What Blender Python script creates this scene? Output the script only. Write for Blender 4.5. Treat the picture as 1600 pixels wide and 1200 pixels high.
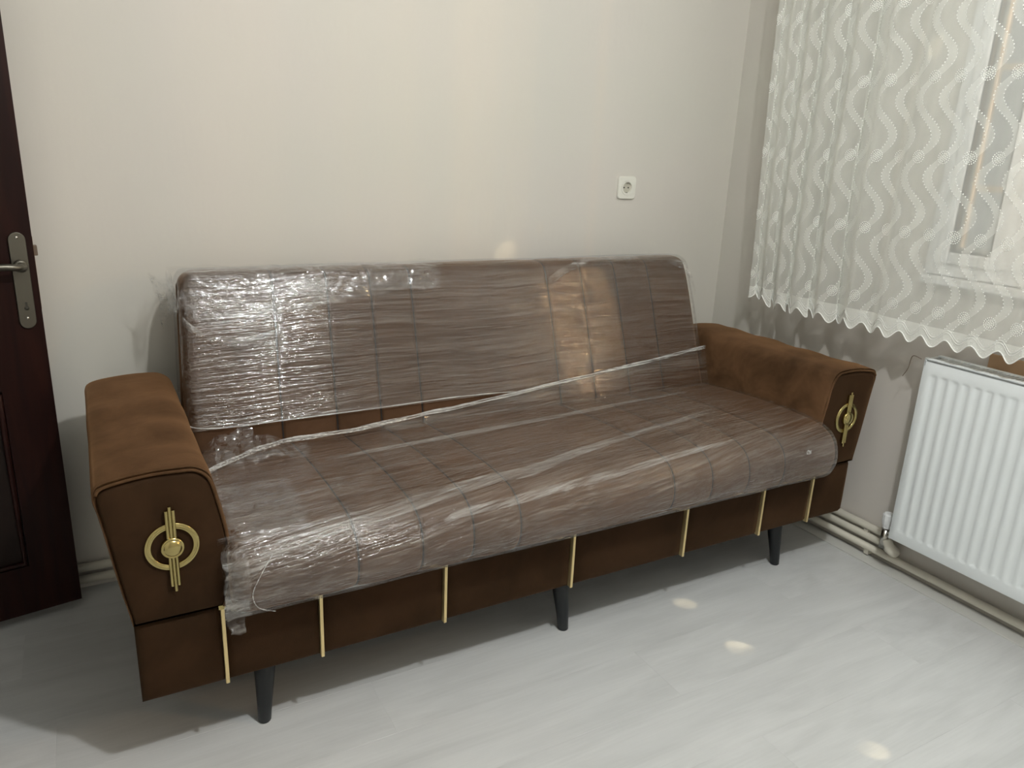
import bpy, bmesh, math, random
from mathutils import Vector, Matrix, noise
random.seed(7)
D = bpy.data
for o in list(D.objects): D.objects.remove(o)
scn = bpy.context.scene
C = scn.collection
PI = math.pi

# ------------------------------------------------------------------ camera
cam_d = D.cameras.new('camera'); cam = D.objects.new('camera', cam_d); C.objects.link(cam)
cam_d.sensor_width = 36.0; cam_d.lens = 36.0 * 1188.8 / 1600.0; cam_d.clip_start = 0.05
r_ = (0.87343485, -0.48509540, 0.04235579); u_ = (0.10552659, 0.27348378, 0.95607048); b_ = (-0.47536901, -0.83059561, 0.29006073)
cam.matrix_world = Matrix(((r_[0], u_[0], b_[0], -1.0687), (r_[1], u_[1], b_[1], -2.2811), (r_[2], u_[2], b_[2], 1.2848), (0, 0, 0, 1)))
scn.camera = cam

# ------------------------------------------------------------------ world, lights, exposure
w = D.worlds.new('evening'); scn.world = w; w.use_nodes = True
w.node_tree.nodes['Background'].inputs[0].default_value = (0.24, 0.245, 0.225, 1)
w.node_tree.nodes['Background'].inputs[1].default_value = 0.85
scn.view_settings.view_transform = 'Standard'; scn.view_settings.look = 'None'
scn.view_settings.exposure = 0.0; scn.view_settings.gamma = 1.0
scn.view_settings.use_curve_mapping = False
scn.cycles.use_adaptive_sampling = False

def light(name, kind, loc, energy, color, target=None, **kw):
    l = D.lights.new(name, kind); l.energy = energy; l.color = color
    for k, v in kw.items(): setattr(l, k, v)
    o = D.objects.new(name, l); C.objects.link(o); o.location = loc
    if target is not None:
        o.rotation_euler = (Vector(target) - Vector(loc)).to_track_quat('-Z', 'Y').to_euler()
    return o
LAMP = (-0.20, -2.0, 2.33)
light('ceiling_bulb_light', 'POINT', LAMP, 78, (0.985, 1.0, 0.985), shadow_soft_size=0.04)
# warm evening glare outside the window, seen mirrored in the film
light('sunset_glare', 'AREA', (2.55, -3.0, 1.95), 46, (1.0, 0.60, 0.27), target=(0.45, -0.22, 0.75), shape='RECTANGLE', size=0.07, size_y=0.40)
# slivers of low sun that slip in past the curtain
def sliver(tgt, dist, deg, e, d=(-2.6, 2.6, -4.0)):
    SUN = Vector(d).normalized()
    t = Vector(tgt); light('sun_sliver', 'SPOT', t - SUN * dist, e, (1.0, 0.80, 0.48), target=t, spot_size=math.radians(deg), spot_blend=0.5, shadow_soft_size=0.004)

# ------------------------------------------------------------------ helpers
def link(o, parent=None):
    C.objects.link(o)
    if parent is not None:
        o.parent = parent
        o.location = -Vector(parent.location) if parent.get('_abs') else (0, 0, 0)
    return o
def mesh_obj(name, verts, faces, mat, parent=None, smooth=False, uvs=None):
    me = D.meshes.new(name); me.from_pydata([tuple(v) for v in verts], [], faces); me.update()
    if smooth: me.polygons.foreach_set('use_smooth', [True] * len(me.polygons))
    if uvs:
        l = me.uv_layers.new(name='UVMap')
        for lp in me.loops: l.data[lp.index].uv = uvs[lp.vertex_index]
    me.materials.append(mat)
    o = D.objects.new(name, me); return link(o, parent)
def bm_obj(name, bm, mat, parent=None, smooth=False, bevel=0, seg=2):
    bmesh.ops.recalc_face_normals(bm, faces=bm.faces)
    me = D.meshes.new(name); bm.to_mesh(me); bm.free()
    if smooth: me.polygons.foreach_set('use_smooth', [True] * len(me.polygons))
    me.materials.append(mat)
    o = D.objects.new(name, me); link(o, parent)
    if bevel:
        m = o.modifiers.new('bevel', 'BEVEL'); m.width = bevel; m.segments = seg; m.limit_method = 'ANGLE'; m.angle_limit = math.radians(35)
        me.polygons.foreach_set('use_smooth', [True] * len(me.polygons))
        m.harden_normals = True
    return o
def add_box(bm, a, b):
    x0, y0, z0 = a; x1, y1, z1 = b
    v = [bm.verts.new(p) for p in ((x0,y0,z0),(x1,y0,z0),(x1,y1,z0),(x0,y1,z0),(x0,y0,z1),(x1,y0,z1),(x1,y1,z1),(x0,y1,z1))]
    for f in ((0,3,2,1),(4,5,6,7),(0,1,5,4),(1,2,6,5),(2,3,7,6),(3,0,4,7)): bm.faces.new([v[i] for i in f])
def box(name, a, b, mat, parent=None, bevel=0, seg=2):
    bm = bmesh.new(); add_box(bm, a, b); return bm_obj(name, bm, mat, parent, bevel=bevel, seg=seg)
def add_tube(bm, pts, r, n=10, caps=True, closed=False):
    P = [Vector(p) for p in pts]; rings = []; N = len(P)
    R = r if isinstance(r, (list, tuple)) else [r] * N
    prev = None
    for i, p in enumerate(P):
        if closed: t = (P[(i + 1) % N] - P[i - 1])
        else: t = P[min(i + 1, N - 1)] - P[max(i - 1, 0)]
        t.normalize()
        if prev is None:
            a = Vector((0, 0, 1)) if abs(t.z) < .9 else Vector((1, 0, 0)); nrm = (a - t * a.dot(t)).normalized()
        else: nrm = (prev - t * prev.dot(t)).normalized()
        prev = nrm; bn = t.cross(nrm)
        rings.append([bm.verts.new(p + (nrm * math.cos(2*PI*k/n) + bn * math.sin(2*PI*k/n)) * R[i]) for k in range(n)])
    for i in range(N if closed else N - 1):
        A, B = rings[i], rings[(i + 1) % N]
        for k in range(n): bm.faces.new((A[k], A[(k+1) % n], B[(k+1) % n], B[k]))
    if caps and not closed:
        bm.faces.new(rings[0]); bm.faces.new(rings[-1][::-1])
def tube(name, pts, r, mat, parent=None, n=10, closed=False):
    bm = bmesh.new(); add_tube(bm, pts, r, n, closed=closed); return bm_obj(name, bm, mat, parent, smooth=True)
def add_lathe(bm, prof, origin, axis, n=32):
    """prof: (radius, height) list along axis"""
    ax = Vector(axis).normalized(); a = Vector((0,0,1)) if abs(ax.z) < .9 else Vector((1,0,0))
    e1 = (a - ax * a.dot(ax)).normalized(); e2 = ax.cross(e1); O = Vector(origin); rings = []
    for r, h in prof:
        if r < 1e-6: rings.append([bm.verts.new(O + ax * h)])
        else: rings.append([bm.verts.new(O + ax * h + (e1 * math.cos(2*PI*k/n) + e2 * math.sin(2*PI*k/n)) * r) for k in range(n)])
    for A, B in zip(rings, rings[1:]):
        for k in range(n):
            if len(A) == 1 and len(B) == 1: continue
            if len(A) == 1: bm.faces.new((A[0], B[(k+1) % n], B[k]))
            elif len(B) == 1: bm.faces.new((A[k], A[(k+1) % n], B[0]))
            else: bm.faces.new((A[k], A[(k+1) % n], B[(k+1) % n], B[k]))
def lathe(name, prof, origin, axis, mat, parent=None, n=32):
    bm = bmesh.new(); add_lathe(bm, prof, origin, axis, n); return bm_obj(name, bm, mat, parent, smooth=True)
def add_prism(bm, outline, y0, y1, axis='y'):
    """outline: list of (x, z) extruded along y"""
    f = (lambda p, y: (p[0], y, p[1])) if axis == 'y' else (lambda p, y: (y, p[0], p[1]))
    A = [bm.verts.new(f(p, y0)) for p in outline]; B = [bm.verts.new(f(p, y1)) for p in outline]; n = len(A)
    bm.faces.new(A); bm.faces.new(B[::-1])
    for i in range(n): bm.faces.new((A[i], B[i], B[(i+1) % n], A[(i+1) % n]))
def thing(name, label, cat, loc=(0, 0, 0), group=None):
    o = D.objects.new(name, None); C.objects.link(o); o.location = loc; o.empty_display_size = .05
    o['label'] = label; o['category'] = cat; o['_abs'] = 1
    if group: o['group'] = group
    return o
def tag(o, label, cat, group=None):
    o['label'] = label; o['category'] = cat
    if group: o['group'] = group
    return o
def struct(o): o['kind'] = 'structure'; return o
def catmull(pts, n, closed=False):
    P = [Vector(p) for p in pts]; N = len(P); out = []
    segs = N if closed else N - 1
    for i in range(segs):
        p0 = P[(i-1) % N] if closed or i > 0 else P[0]; p1 = P[i]; p2 = P[(i+1) % N]; p3 = P[(i+2) % N] if closed or i + 2 < N else P[-1]
        for k in range(n):
            t = k / n
            out.append(.5 * ((2*p1) + (p2-p0)*t + (2*p0-5*p1+4*p2-p3)*t*t + (3*p1-p0-3*p2+p3)*t**3))
    if not closed: out.append(P[-1])
    return out

# ------------------------------------------------------------------ materials
def mat(name, color, rough=.5, metal=0, **kw):
    m = D.materials.new(name); m.use_nodes = True; b = m.node_tree.nodes['Principled BSDF']
    b.inputs['Base Color'].default_value = (*color, 1); b.inputs['Roughness'].default_value = rough; b.inputs['Metallic'].default_value = metal
    for k, v in kw.items(): b.inputs[k].default_value = v
    return m
class NT:
    def __init__(s, m): s.t = m.node_tree; s.n = s.t.nodes; s.l = s.t.links
    def new(s, k, **kw):
        n = s.n.new(k)
        for a, v in kw.items(): setattr(n, a, v)
        return n
    def put(s, sock, v):
        if v is None: return
        if hasattr(v, 'is_linked') or hasattr(v, 'links'): s.l.new(v, sock)
        else: sock.default_value = v
    def math(s, op, a, b=None, c=None, clamp=False):
        n = s.new('ShaderNodeMath', operation=op, use_clamp=clamp)
        for i, v in enumerate((a, b, c)): s.put(n.inputs[i], v)
        return n.outputs[0]
    def noise(s, vec, scale, detail=3, rough=.5, dist=0):
        n = s.new('ShaderNodeTexNoise'); s.put(n.inputs['Vector'], vec); n.inputs['Scale'].default_value = scale
        n.inputs['Detail'].default_value = detail; n.inputs['Roughness'].default_value = rough; n.inputs['Distortion'].default_value = dist
        return n.outputs['Fac']
    def mapping(s, vec, scale=(1,1,1), rot=(0,0,0), loc=(0,0,0)):
        n = s.new('ShaderNodeMapping'); s.put(n.inputs['Vector'], vec)
        n.inputs['Scale'].default_value = scale; n.inputs['Rotation'].default_value = rot; n.inputs['Location'].default_value = loc
        return n.outputs[0]
    def ramp(s, f, stops):
        n = s.new('ShaderNodeValToRGB'); s.put(n.inputs[0], f); e = n.color_ramp.elements
        while len(e) < len(stops): e.new(.5)
        for i, (p, c) in enumerate(stops):
            e[i].position = p; e[i].color = (*c, 1) if len(c) == 3 else c
        return n.outputs[0]
    def bump(s, h, strength, dist=.01, normal=None):
        n = s.new('ShaderNodeBump'); s.put(n.inputs['Height'], h); n.inputs['Strength'].default_value = strength; n.inputs['Distance'].default_value = dist
        if normal is not None: s.l.new(normal, n.inputs['Normal'])
        return n.outputs[0]
    def schlick(s, f0, normal=None):
        n = s.new('ShaderNodeLayerWeight'); n.inputs[0].default_value = .5
        if normal is not None: s.l.new(normal, n.inputs['Normal'])
        return s.math('ADD', s.math('MULTIPLY', s.math('POWER', n.outputs['Facing'], 5.0), 1.0 - f0), f0)
    def coord(s, k='Object'): return s.new('ShaderNodeTexCoord').outputs[k]

# painted wall
M_wall = mat('wall_paint', (.62, .60, .55), .62)
t = NT(M_wall); b = t.n['Principled BSDF']; co = t.coord()
t.l.new(t.ramp(t.noise(co, 1.1, 4), [(.3, (.62, .605, .545)), (.7, (.645, .605, .56))]), b.inputs['Base Color'])
t.l.new(t.bump(t.noise(co, 55, 3), .10, .002, t.bump(t.noise(t.mapping(co, (3, 3, 1)), 6, 2), .12, .01)), b.inputs['Normal'])
M_ceil = mat('ceiling_paint', (.70, .69, .66), .8)
# floor planks
M_plank = mat('pale_laminate', (.5, .5, .49), .33)
t = NT(M_plank); b = t.n['Principled BSDF']; co = t.coord(); oi = t.new('ShaderNodeObjectInfo').outputs['Random']
cv = t.new('ShaderNodeCombineXYZ'); t.l.new(t.math('MULTIPLY', oi, 37.0), cv.inputs[0]); t.l.new(t.math('MULTIPLY', oi, 11.0), cv.inputs[1])
ad = t.new('ShaderNodeVectorMath', operation='ADD'); t.l.new(co, ad.inputs[0]); t.l.new(cv.outputs[0], ad.inputs[1])
g1 = t.noise(t.mapping(ad.outputs[0], (1.5, 9, 1)), 1.6, 5, .55, .6); g2 = t.noise(t.mapping(ad.outputs[0], (2, 60, 1)), 3, 3)
mx = t.math('ADD', t.math('MULTIPLY', g1, .75), t.math('MULTIPLY', g2, .25))
mx = t.math('ADD', mx, t.math('MULTIPLY', t.math('SUBTRACT', oi, .5), .04))
t.l.new(t.ramp(mx, [(.3, (.52, .53, .53)), (.5, (.58, .59, .59)), (.7, (.64, .65, .65))]), b.inputs['Base Color'])
t.l.new(t.bump(g2, .06, .002), b.inputs['Normal'])
M_joint = mat('floor_joint', (.42, .42, .42), .8)
M_trim = mat('floor_strip', (.60, .60, .57), .5)
# velvet
def velvet(name, dark, light_, sheen=.35):
    m = mat(name, dark, .75); t = NT(m); b = t.n['Principled BSDF']; co = t.coord()
    n1 = t.noise(co, 7, 4, .6, .4); n2 = t.noise(t.mapping(co, loc=(4, 2, 1)), 2.2, 2)
    f = t.math('ADD', t.math('MULTIPLY', n1, .6), t.math('MULTIPLY', n2, .4))
    t.l.new(t.ramp(f, [(.36, dark), (.64, light_)]), b.inputs['Base Color'])
    t.l.new(t.bump(t.noise(co, 380, 2), .25, .001, t.bump(t.noise(co, 14, 2), .25, .006)), b.inputs['Normal'])
    b.inputs['Sheen Weight'].default_value = sheen; b.inputs['Sheen Roughness'].default_value = .45
    b.inputs['Sheen Tint'].default_value = (.95, .52, .25, 1); b.inputs['Specular IOR Level'].default_value = .07
    return m
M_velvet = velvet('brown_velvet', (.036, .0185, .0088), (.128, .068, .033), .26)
M_velvet_dark = velvet('brown_velvet_dark', (.022, .0115, .0050), (.042, .0215, .0105), .10)  # velvet in darker browns, used on the base and arm fronts
M_cushion = velvet('brown_cushion_velvet', (.054, .028, .0145), (.086, .046, .025), .22)
M_stitch = mat('dark_stitching', (.012, .008, .006), .9)
M_gold = mat('gold_trim', (.47, .385, .165), .2, 1.0)
M_goldflat = mat('gold_strip', (.80, .64, .33), .38, .75)
M_leg = mat('black_leg', (.006, .008, .010), .4)
# white things
M_rad = mat('white_enamel', (.80, .845, .86), .28)
M_raddark = mat('radiator_inside', (.16, .14, .11), .8)
M_pvc = mat('white_pvc', (.80, .82, .83), .3)
M_spacer = mat('grey_spacer', (.42, .42, .38), .5)
M_gasket = mat('rubber_gasket', (.07, .07, .065), .6)
M_pipe = mat('painted_pipe', (.70, .67, .58), .4)
M_chrome = mat('dull_chrome', (.55, .54, .50), .25, 1)
M_socket = mat('socket_plastic', (.76, .75, .68), .35)
M_hole = mat('socket_hole', (.03, .028, .02), .6)
M_sat = mat('satin_nickel', (.15, .14, .115), .36, .9)
M_card = mat('brown_cardboard', (.36, .23, .13), .8)
M_wire = mat('thin_wire', (.14, .10, .07), .6)
# door wood
M_door = mat('dark_mahogany', (.020, .006, .004), .42, **{'Specular IOR Level': .16})
t = NT(M_door); b = t.n['Principled BSDF']; co = t.coord()
t.l.new(t.ramp(t.noise(t.mapping(co, (22, 22, 1.6)), 1.4, 4, .6, .5), [(.3, (.010, .0025, .002)), (.7, (.024, .0065, .0042))]), b.inputs['Base Color'])
M_doorglass = mat('door_panel', (.014, .008, .006), .4, **{'Specular IOR Level': .18})
# glass
M_glass = D.materials.new('window_glass'); M_glass.use_nodes = True; t = NT(M_glass); t.n.clear()
o = t.new('ShaderNodeOutputMaterial'); mxs = t.new('ShaderNodeMixShader'); tr = t.new('ShaderNodeBsdfTransparent'); gl = t.new('ShaderNodeBsdfGlossy')
gl.inputs['Roughness'].default_value = .02; t.l.new(t.schlick(.05), mxs.inputs[0]); t.l.new(tr.outputs[0], mxs.inputs[1]); t.l.new(gl.outputs[0], mxs.inputs[2]); t.l.new(mxs.outputs[0], o.inputs[0])

# stretch film: clear, wrinkled along its pull, faintly milky where it gathers
def film(name, haze=.14, gloss=1.0, a=0.0, b=.01, freq=1.0, amp=.0042, rough=.045, base=.5, crumple=0.0, fade=False, tint=(.80, .73, .65), con=1.0, spec=.12, trans=0.0):
    m = D.materials.new(name); m.use_nodes = True; t = NT(m); t.n.clear(); co = t.coord()
    warp = t.new('ShaderNodeVectorMath', operation='ADD'); t.l.new(co, warp.inputs[0])
    wn = t.new('ShaderNodeTexNoise'); t.l.new(co, wn.inputs['Vector']); wn.inputs['Scale'].default_value = 3.0; wn.inputs['Detail'].default_value = 1
    sc = t.new('ShaderNodeVectorMath', operation='SCALE'); t.l.new(wn.outputs['Color'], sc.inputs[0]); sc.inputs['Scale'].default_value = .035
    t.l.new(sc.outputs[0], warp.inputs[1])
    sp = t.new('ShaderNodeSeparateXYZ'); t.l.new(warp.outputs[0], sp.inputs[0]); X, Y, Z = sp.outputs
    def vec(fx, fy):
        c = t.new('ShaderNodeCombineXYZ'); t.l.new(t.math('MULTIPLY', X, fx), c.inputs[0])
        t.l.new(t.math('MULTIPLY', t.math('SUBTRACT', Y, t.math('MULTIPLY', X, a)), fy * freq), c.inputs[1])
        t.l.new(t.math('MULTIPLY', t.math('SUBTRACT', Z, t.math('MULTIPLY', X, b)), fy * freq), c.inputs[2]); return c.outputs[0]
    nf = t.noise(vec(4.2, 170), 1.0, 3, .62); nm = t.noise(vec(1.3, 52), 1.0, 3, .6); nb_ = t.noise(vec(1.1, 13), 1.0, 2)
    h = t.math('ADD', t.math('MULTIPLY', nf, .42), t.math('MULTIPLY', nm, .9))
    if crumple:
        v = t.new('ShaderNodeTexVoronoi', feature='DISTANCE_TO_EDGE'); t.l.new(warp.outputs[0], v.inputs['Vector']); v.inputs['Scale'].default_value = 24
        v2 = t.new('ShaderNodeTexVoronoi', feature='F1'); t.l.new(warp.outputs[0], v2.inputs['Vector']); v2.inputs['Scale'].default_value = 60
        h = t.math('ADD', h, t.math('MULTIPLY', t.math('ADD', v.outputs['Distance'], t.math('MULTIPLY', v2.outputs['Distance'], .5)), crumple))
    nb = t.bump(h, 1.0, amp)
    out = t.new('ShaderNodeOutputMaterial')
    tr = t.new('ShaderNodeBsdfTransparent'); tr.inputs[0].default_value = (.97, .965, .96, 1)
    df = t.new('ShaderNodeBsdfDiffuse'); df.inputs[0].default_value = (*tint, 1); t.l.new(nb, df.inputs['Normal'])
    gl = t.new('ShaderNodeBsdfGlossy'); gl.inputs[0].default_value = (.95, .97, 1, 1); gl.inputs['Roughness'].default_value = rough; t.l.new(nb, gl.inputs['Normal'])
    dfs = df.outputs[0]
    if trans:
        tl = t.new('ShaderNodeBsdfTranslucent'); tl.inputs[0].default_value = (*tint, 1); m3 = t.new('ShaderNodeMixShader'); m3.inputs[0].default_value = trans
        t.l.new(df.outputs[0], m3.inputs[1]); t.l.new(tl.outputs[0], m3.inputs[2]); dfs = m3.outputs[0]
    k = t.math('ADD', t.math('MULTIPLY', t.math('SUBTRACT', nf, .5), 5.5 * con), t.math('MULTIPLY', t.math('SUBTRACT', nm, .5), 2.6 * con))
    k = t.math('ADD', k, t.math('ADD', t.math('MULTIPLY', t.math('SUBTRACT', nb_, .5), 1.1 * con), base))
    hz = t.math('MULTIPLY', t.math('MAXIMUM', k, .08), haze, clamp=True)
    gf = t.math('MULTIPLY', t.schlick(spec, nb), gloss, clamp=True)
    if fade:
        uv = t.new('ShaderNodeUVMap'); su = t.new('ShaderNodeSeparateXYZ'); t.l.new(uv.outputs[0], su.inputs[0])
        eu = t.math('MINIMUM', su.outputs[0], t.math('SUBTRACT', 1.0, su.outputs[0])); ev = t.math('MINIMUM', su.outputs[1], t.math('SUBTRACT', 1.0, su.outputs[1]))
        e = t.math('MULTIPLY', t.math('MINIMUM', eu, ev), 4.0, clamp=True)
        e = t.math('MULTIPLY', t.math('SUBTRACT', t.math('ADD', t.math('MULTIPLY', e, 1.4), t.noise(co, 26, 3)), .55), 2.2, clamp=True)
        hz = t.math('MULTIPLY', hz, e); gf = t.math('MULTIPLY', gf, e)
    m1 = t.new('ShaderNodeMixShader'); t.l.new(hz, m1.inputs[0]); t.l.new(tr.outputs[0], m1.inputs[1]); t.l.new(dfs, m1.inputs[2])
    m2 = t.new('ShaderNodeMixShader'); t.l.new(gf, m2.inputs[0]); t.l.new(m1.outputs[0], m2.inputs[1]); t.l.new(gl.outputs[0], m2.inputs[2])
    t.l.new(m2.outputs[0], out.inputs[0])
    return m
M_film = film('stretch_film', haze=.062, amp=.0050, spec=.085, rough=.07)
M_film_seat = film('stretch_film_seat', haze=.092, a=.13, b=.06, amp=.0085, spec=.085, rough=.07)
M_crumple = film('crumpled_film', haze=.10, freq=.6, amp=.0060, rough=.045, crumple=.35, fade=True, tint=(.80, .82, .85), spec=.08, trans=.4)
M_rope = film('gathered_film', haze=.42, freq=1.6, amp=.004, rough=.10, base=.75, tint=(.84, .84, .82), spec=.10, trans=.3)
M_band = film('gathered_band', haze=.16, a=.13, b=.06, freq=1.2, fade=True, base=.85, tint=(.82, .82, .80), spec=.01)
M_flap = film('loose_film', haze=.26, freq=.4, amp=.005, fade=True, base=.5, tint=(.84, .84, .82), spec=.04, trans=.5)

# lace curtain (UV: u = metres along the cloth, v = height in metres)
CP, RP, Z0 = .075, .215, .895          # motif column, row, lowest row height
M_lace = D.materials.new('lace_net'); M_lace.use_nodes = True; t = NT(M_lace); t.n.clear()
uv = t.new('ShaderNodeUVMap'); sp = t.new('ShaderNodeSeparateXYZ'); t.l.new(uv.outputs[0], sp.inputs[0]); U, V = sp.outputs[0], sp.outputs[1]
ph = t.math('MULTIPLY', t.math('SUBTRACT', V, Z0), 2 * PI / RP)
uu = t.math('SUBTRACT', t.math('DIVIDE', U, CP), t.math('MULTIPLY', t.math('SINE', ph), .5))
dd = t.math('MULTIPLY', t.math('SUBTRACT', t.math('FRACT', t.math('ADD', uu, .5)), .5), CP)   # signed distance to the band's line
ad_ = t.math('ABSOLUTE', dd)
band = t.math('LESS_THAN', ad_, .0125)
stripes = t.math('LESS_THAN', t.math('FRACT', t.math('MULTIPLY', dd, 290.0)), .42)
weave = t.math('MULTIPLY', t.noise(t.mapping(t.coord('UV'), (900, 900, 1)), 1, 1), .10)
big = t.math('MULTIPLY', t.noise(t.mapping(t.coord('UV'), (9, 2, 1)), 1, 3), .10)
hemz = t.math('LESS_THAN', V, .852)
alpha = t.math('ADD', t.math('ADD', .145, weave), t.math('ADD', big, t.math('MULTIPLY', band, t.math('ADD', .05, t.math('MULTIPLY', stripes, .16)))))
alpha = t.math('ADD', alpha, t.math('MULTIPLY', hemz, .22), clamp=True)
fc = t.new('ShaderNodeLayerWeight'); fc.inputs[0].default_value = .5; cosv = t.math('MAXIMUM', t.math('SUBTRACT', 1.0, fc.outputs['Facing']), .14)
alpha = t.math('SUBTRACT', 1.0, t.math('POWER', t.math('SUBTRACT', 1.0, alpha), t.math('DIVIDE', 1.35, t.math('POWER', cosv, 1.7))))
out = t.new('ShaderNodeOutputMaterial'); tr = t.new('ShaderNodeBsdfTransparent'); df = t.new('ShaderNodeBsdfDiffuse'); tl = t.new('ShaderNodeBsdfTranslucent')
df.inputs[0].default_value = (.93, .95, .90, 1); tl.inputs[0].default_value = (.93, .95, .90, 1)
m0 = t.new('ShaderNodeMixShader'); m0.inputs[0].default_value = .10; t.l.new(df.outputs[0], m0.inputs[1]); t.l.new(tl.outputs[0], m0.inputs[2])
m1 = t.new('ShaderNodeMixShader'); t.l.new(alpha, m1.inputs[0]); t.l.new(tr.outputs[0], m1.inputs[1]); t.l.new(m0.outputs[0], m1.inputs[2]); t.l.new(m1.outputs[0], out.inputs[0])
M_thread = mat('white_thread', (.88, .89, .86), .45)

# ------------------------------------------------------------------ room shell
XL, XR, YW, YF, ZC = -1.99, 1.219, .045, -3.9, 2.62
T = .18
struct(box('wall_back', (XL - T, YW, -.1), (XR + T, YW + T, ZC), M_wall))
struct(box('wall_left', (XL - T, YF, -.1), (XL, YW, ZC), M_wall))
struct(box('wall_front', (XL - T, YF - T, -.1), (XR + T, YF, ZC), M_wall))
WY0, WY1, WZ0, WZ1 = -.842, -2.35, .985, 2.30      # window opening
bm = bmesh.new()
add_box(bm, (XR, WY0, -.1), (XR + T, YW, ZC)); add_box(bm, (XR, YF, -.1), (XR + T, WY1, ZC))
add_box(bm, (XR, WY1, -.1), (XR + T, WY0, WZ0)); add_box(bm, (XR, WY1, WZ1), (XR + T, WY0, ZC))
struct(bm_obj('wall_right', bm, M_wall))
struct(box('ceiling', (XL - T, YF - T, ZC), (XR + T, YW + T, ZC + .12), M_ceil))
fl = struct(box('floor', (XL - T, YF - T, -.12), (XR + T, YW + T, -.011), M_joint))
# planks, each its own board
PW, PL = .193, 1.285
bm = bmesh.new(); add_box(bm, (0, 0, -.0108), (PL - .0001, PW - .0001, 0)); 
bmesh.ops.recalc_face_normals(bm, faces=bm.faces)
bmesh.ops.bevel(bm, geom=[e for e in bm.edges if all(v.co.z > -.001 for v in e.verts)], offset=.00025, segments=1, affect='EDGES')
pm = D.meshes.new('plank'); bm.to_mesh(pm); bm.free(); pm.materials.append(M_plank)
nrow = int((YW - YF) / PW) + 1
for r in range(nrow):
    y = YW - (r + 1) * PW; x = XL - ((r * .47) % 1.0) * PL
    while x < XR:
        x0, x1 = max(x, XL), min(x + PL, XR); y0 = max(y, YF)
        if x1 - x0 > .02:
            o = D.objects.new('plank', pm); C.objects.link(o); o.parent = fl
            o.location = (x0, y0, 0); o.scale = ((x1 - x0) / PL, (y + PW - y0) / PW, 1)
        x += PL
# flat strip on the floor along the pipes
struct(box('trim_1', (1.150, YF, 0), (1.206, YW, .004), M_trim, bevel=.001))
# left doorway casing
bm = bmesh.new(); add_box(bm, (XL, -.235, 0), (XL + .02, -.155, 2.12)); add_box(bm, (XL, -1.13, 0), (XL + .02, -1.05, 2.12)); add_box(bm, (XL, -1.05, 2.04), (XL + .02, -.235, 2.12))
struct(bm_obj('trim_2', bm, M_door, bevel=.004))
struct(box('door_2', (XL, -1.05, .01), (XL + .004, -.235, 2.04), M_doorglass))

# ------------------------------------------------------------------ window_1
win = struct(D.objects.new('window_1', None)); C.objects.link(win)
def yzframe(name, y0, y1, z0, z1, wd, x0, x1, m, bev=.004, par=None):
    """rectangular ring in the wall plane; y0 > y1"""
    bm = bmesh.new()
    add_box(bm, (x0, y0 - wd, z0), (x1, y0, z1)); add_box(bm, (x0, y1, z0), (x1, y1 + wd, z1))
    add_box(bm, (x0, y1 + wd, z0), (x1, y0 - wd, z0 + wd)); add_box(bm, (x0, y1 + wd, z1 - wd), (x1, y0 - wd, z1))
    return bm_obj(name, bm, m, par or win, bevel=bev)
fx = XR - .012
yzframe('window_frame', WY0, WY1, WZ0, WZ1, .042, fx, XR + .06, M_pvc)
# mullion and two sashes
box('mullion', (fx - .004, -1.150, WZ0 + .04), (XR + .06, -1.068, WZ1 - .04), M_pvc, win, bevel=.004)
for (a, c_) in ((-.878, -1.072), (-1.146, -2.312)):
    sx = fx - .010
    s = yzframe('sash', a, c_, WZ0 + .036, WZ1 - .036, .036, sx, XR + .05, M_pvc, .006)
    g = yzframe('gasket', a - .0355, c_ + .0355, WZ0 + .0715, WZ1 - .0715, .006, sx + .006, sx + .03, M_gasket, 0, s)
    yzframe('glazing_spacer', a - .0415, c_ + .0415, WZ0 + .0775, WZ1 - .0775, .011, sx + .024, sx + .034, M_spacer, 0, s)
    box('pane', (sx + .016, c_ + .036, WZ0 + .072), (sx + .020, a - .036, WZ1 - .072), M_glass, s)
box('sill', (XR - .035, WY1 - .03, WZ0 - .028), (XR + .02, WY0 - .005, WZ0 - .002), M_pvc, win, bevel=.006)
# iron guard outside the window
gd = thing('window_guard', 'pale iron bars outside the window glass behind the lace curtain', 'window guard', (XR + .24, -1.2, .95))
for y in [-.80 - .155 * i for i in range(11)]: tube('upright_bar', [(XR + .24, y, .93), (XR + .24, y, 2.32)], .007, M_pipe, gd, 8)
for z in (1.0, 1.24, 1.60, 1.96, 2.28): box('cross_bar', (XR + .236, -2.4, z - .009), (XR + .244, -.76, z + .009), M_pipe, gd)

# ------------------------------------------------------------------ radiator
RY0, RY1, RZ0, RZ1, RX = -.962, -2.20, .143, .744, 1.109
rad = thing('radiator', 'white ribbed panel radiator under the lace curtain by the window', 'radiator', (RX + .04, -1.58, RZ0))
pitch = .0333; n = int((abs(RY1 - RY0) - .05) / pitch)
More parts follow.
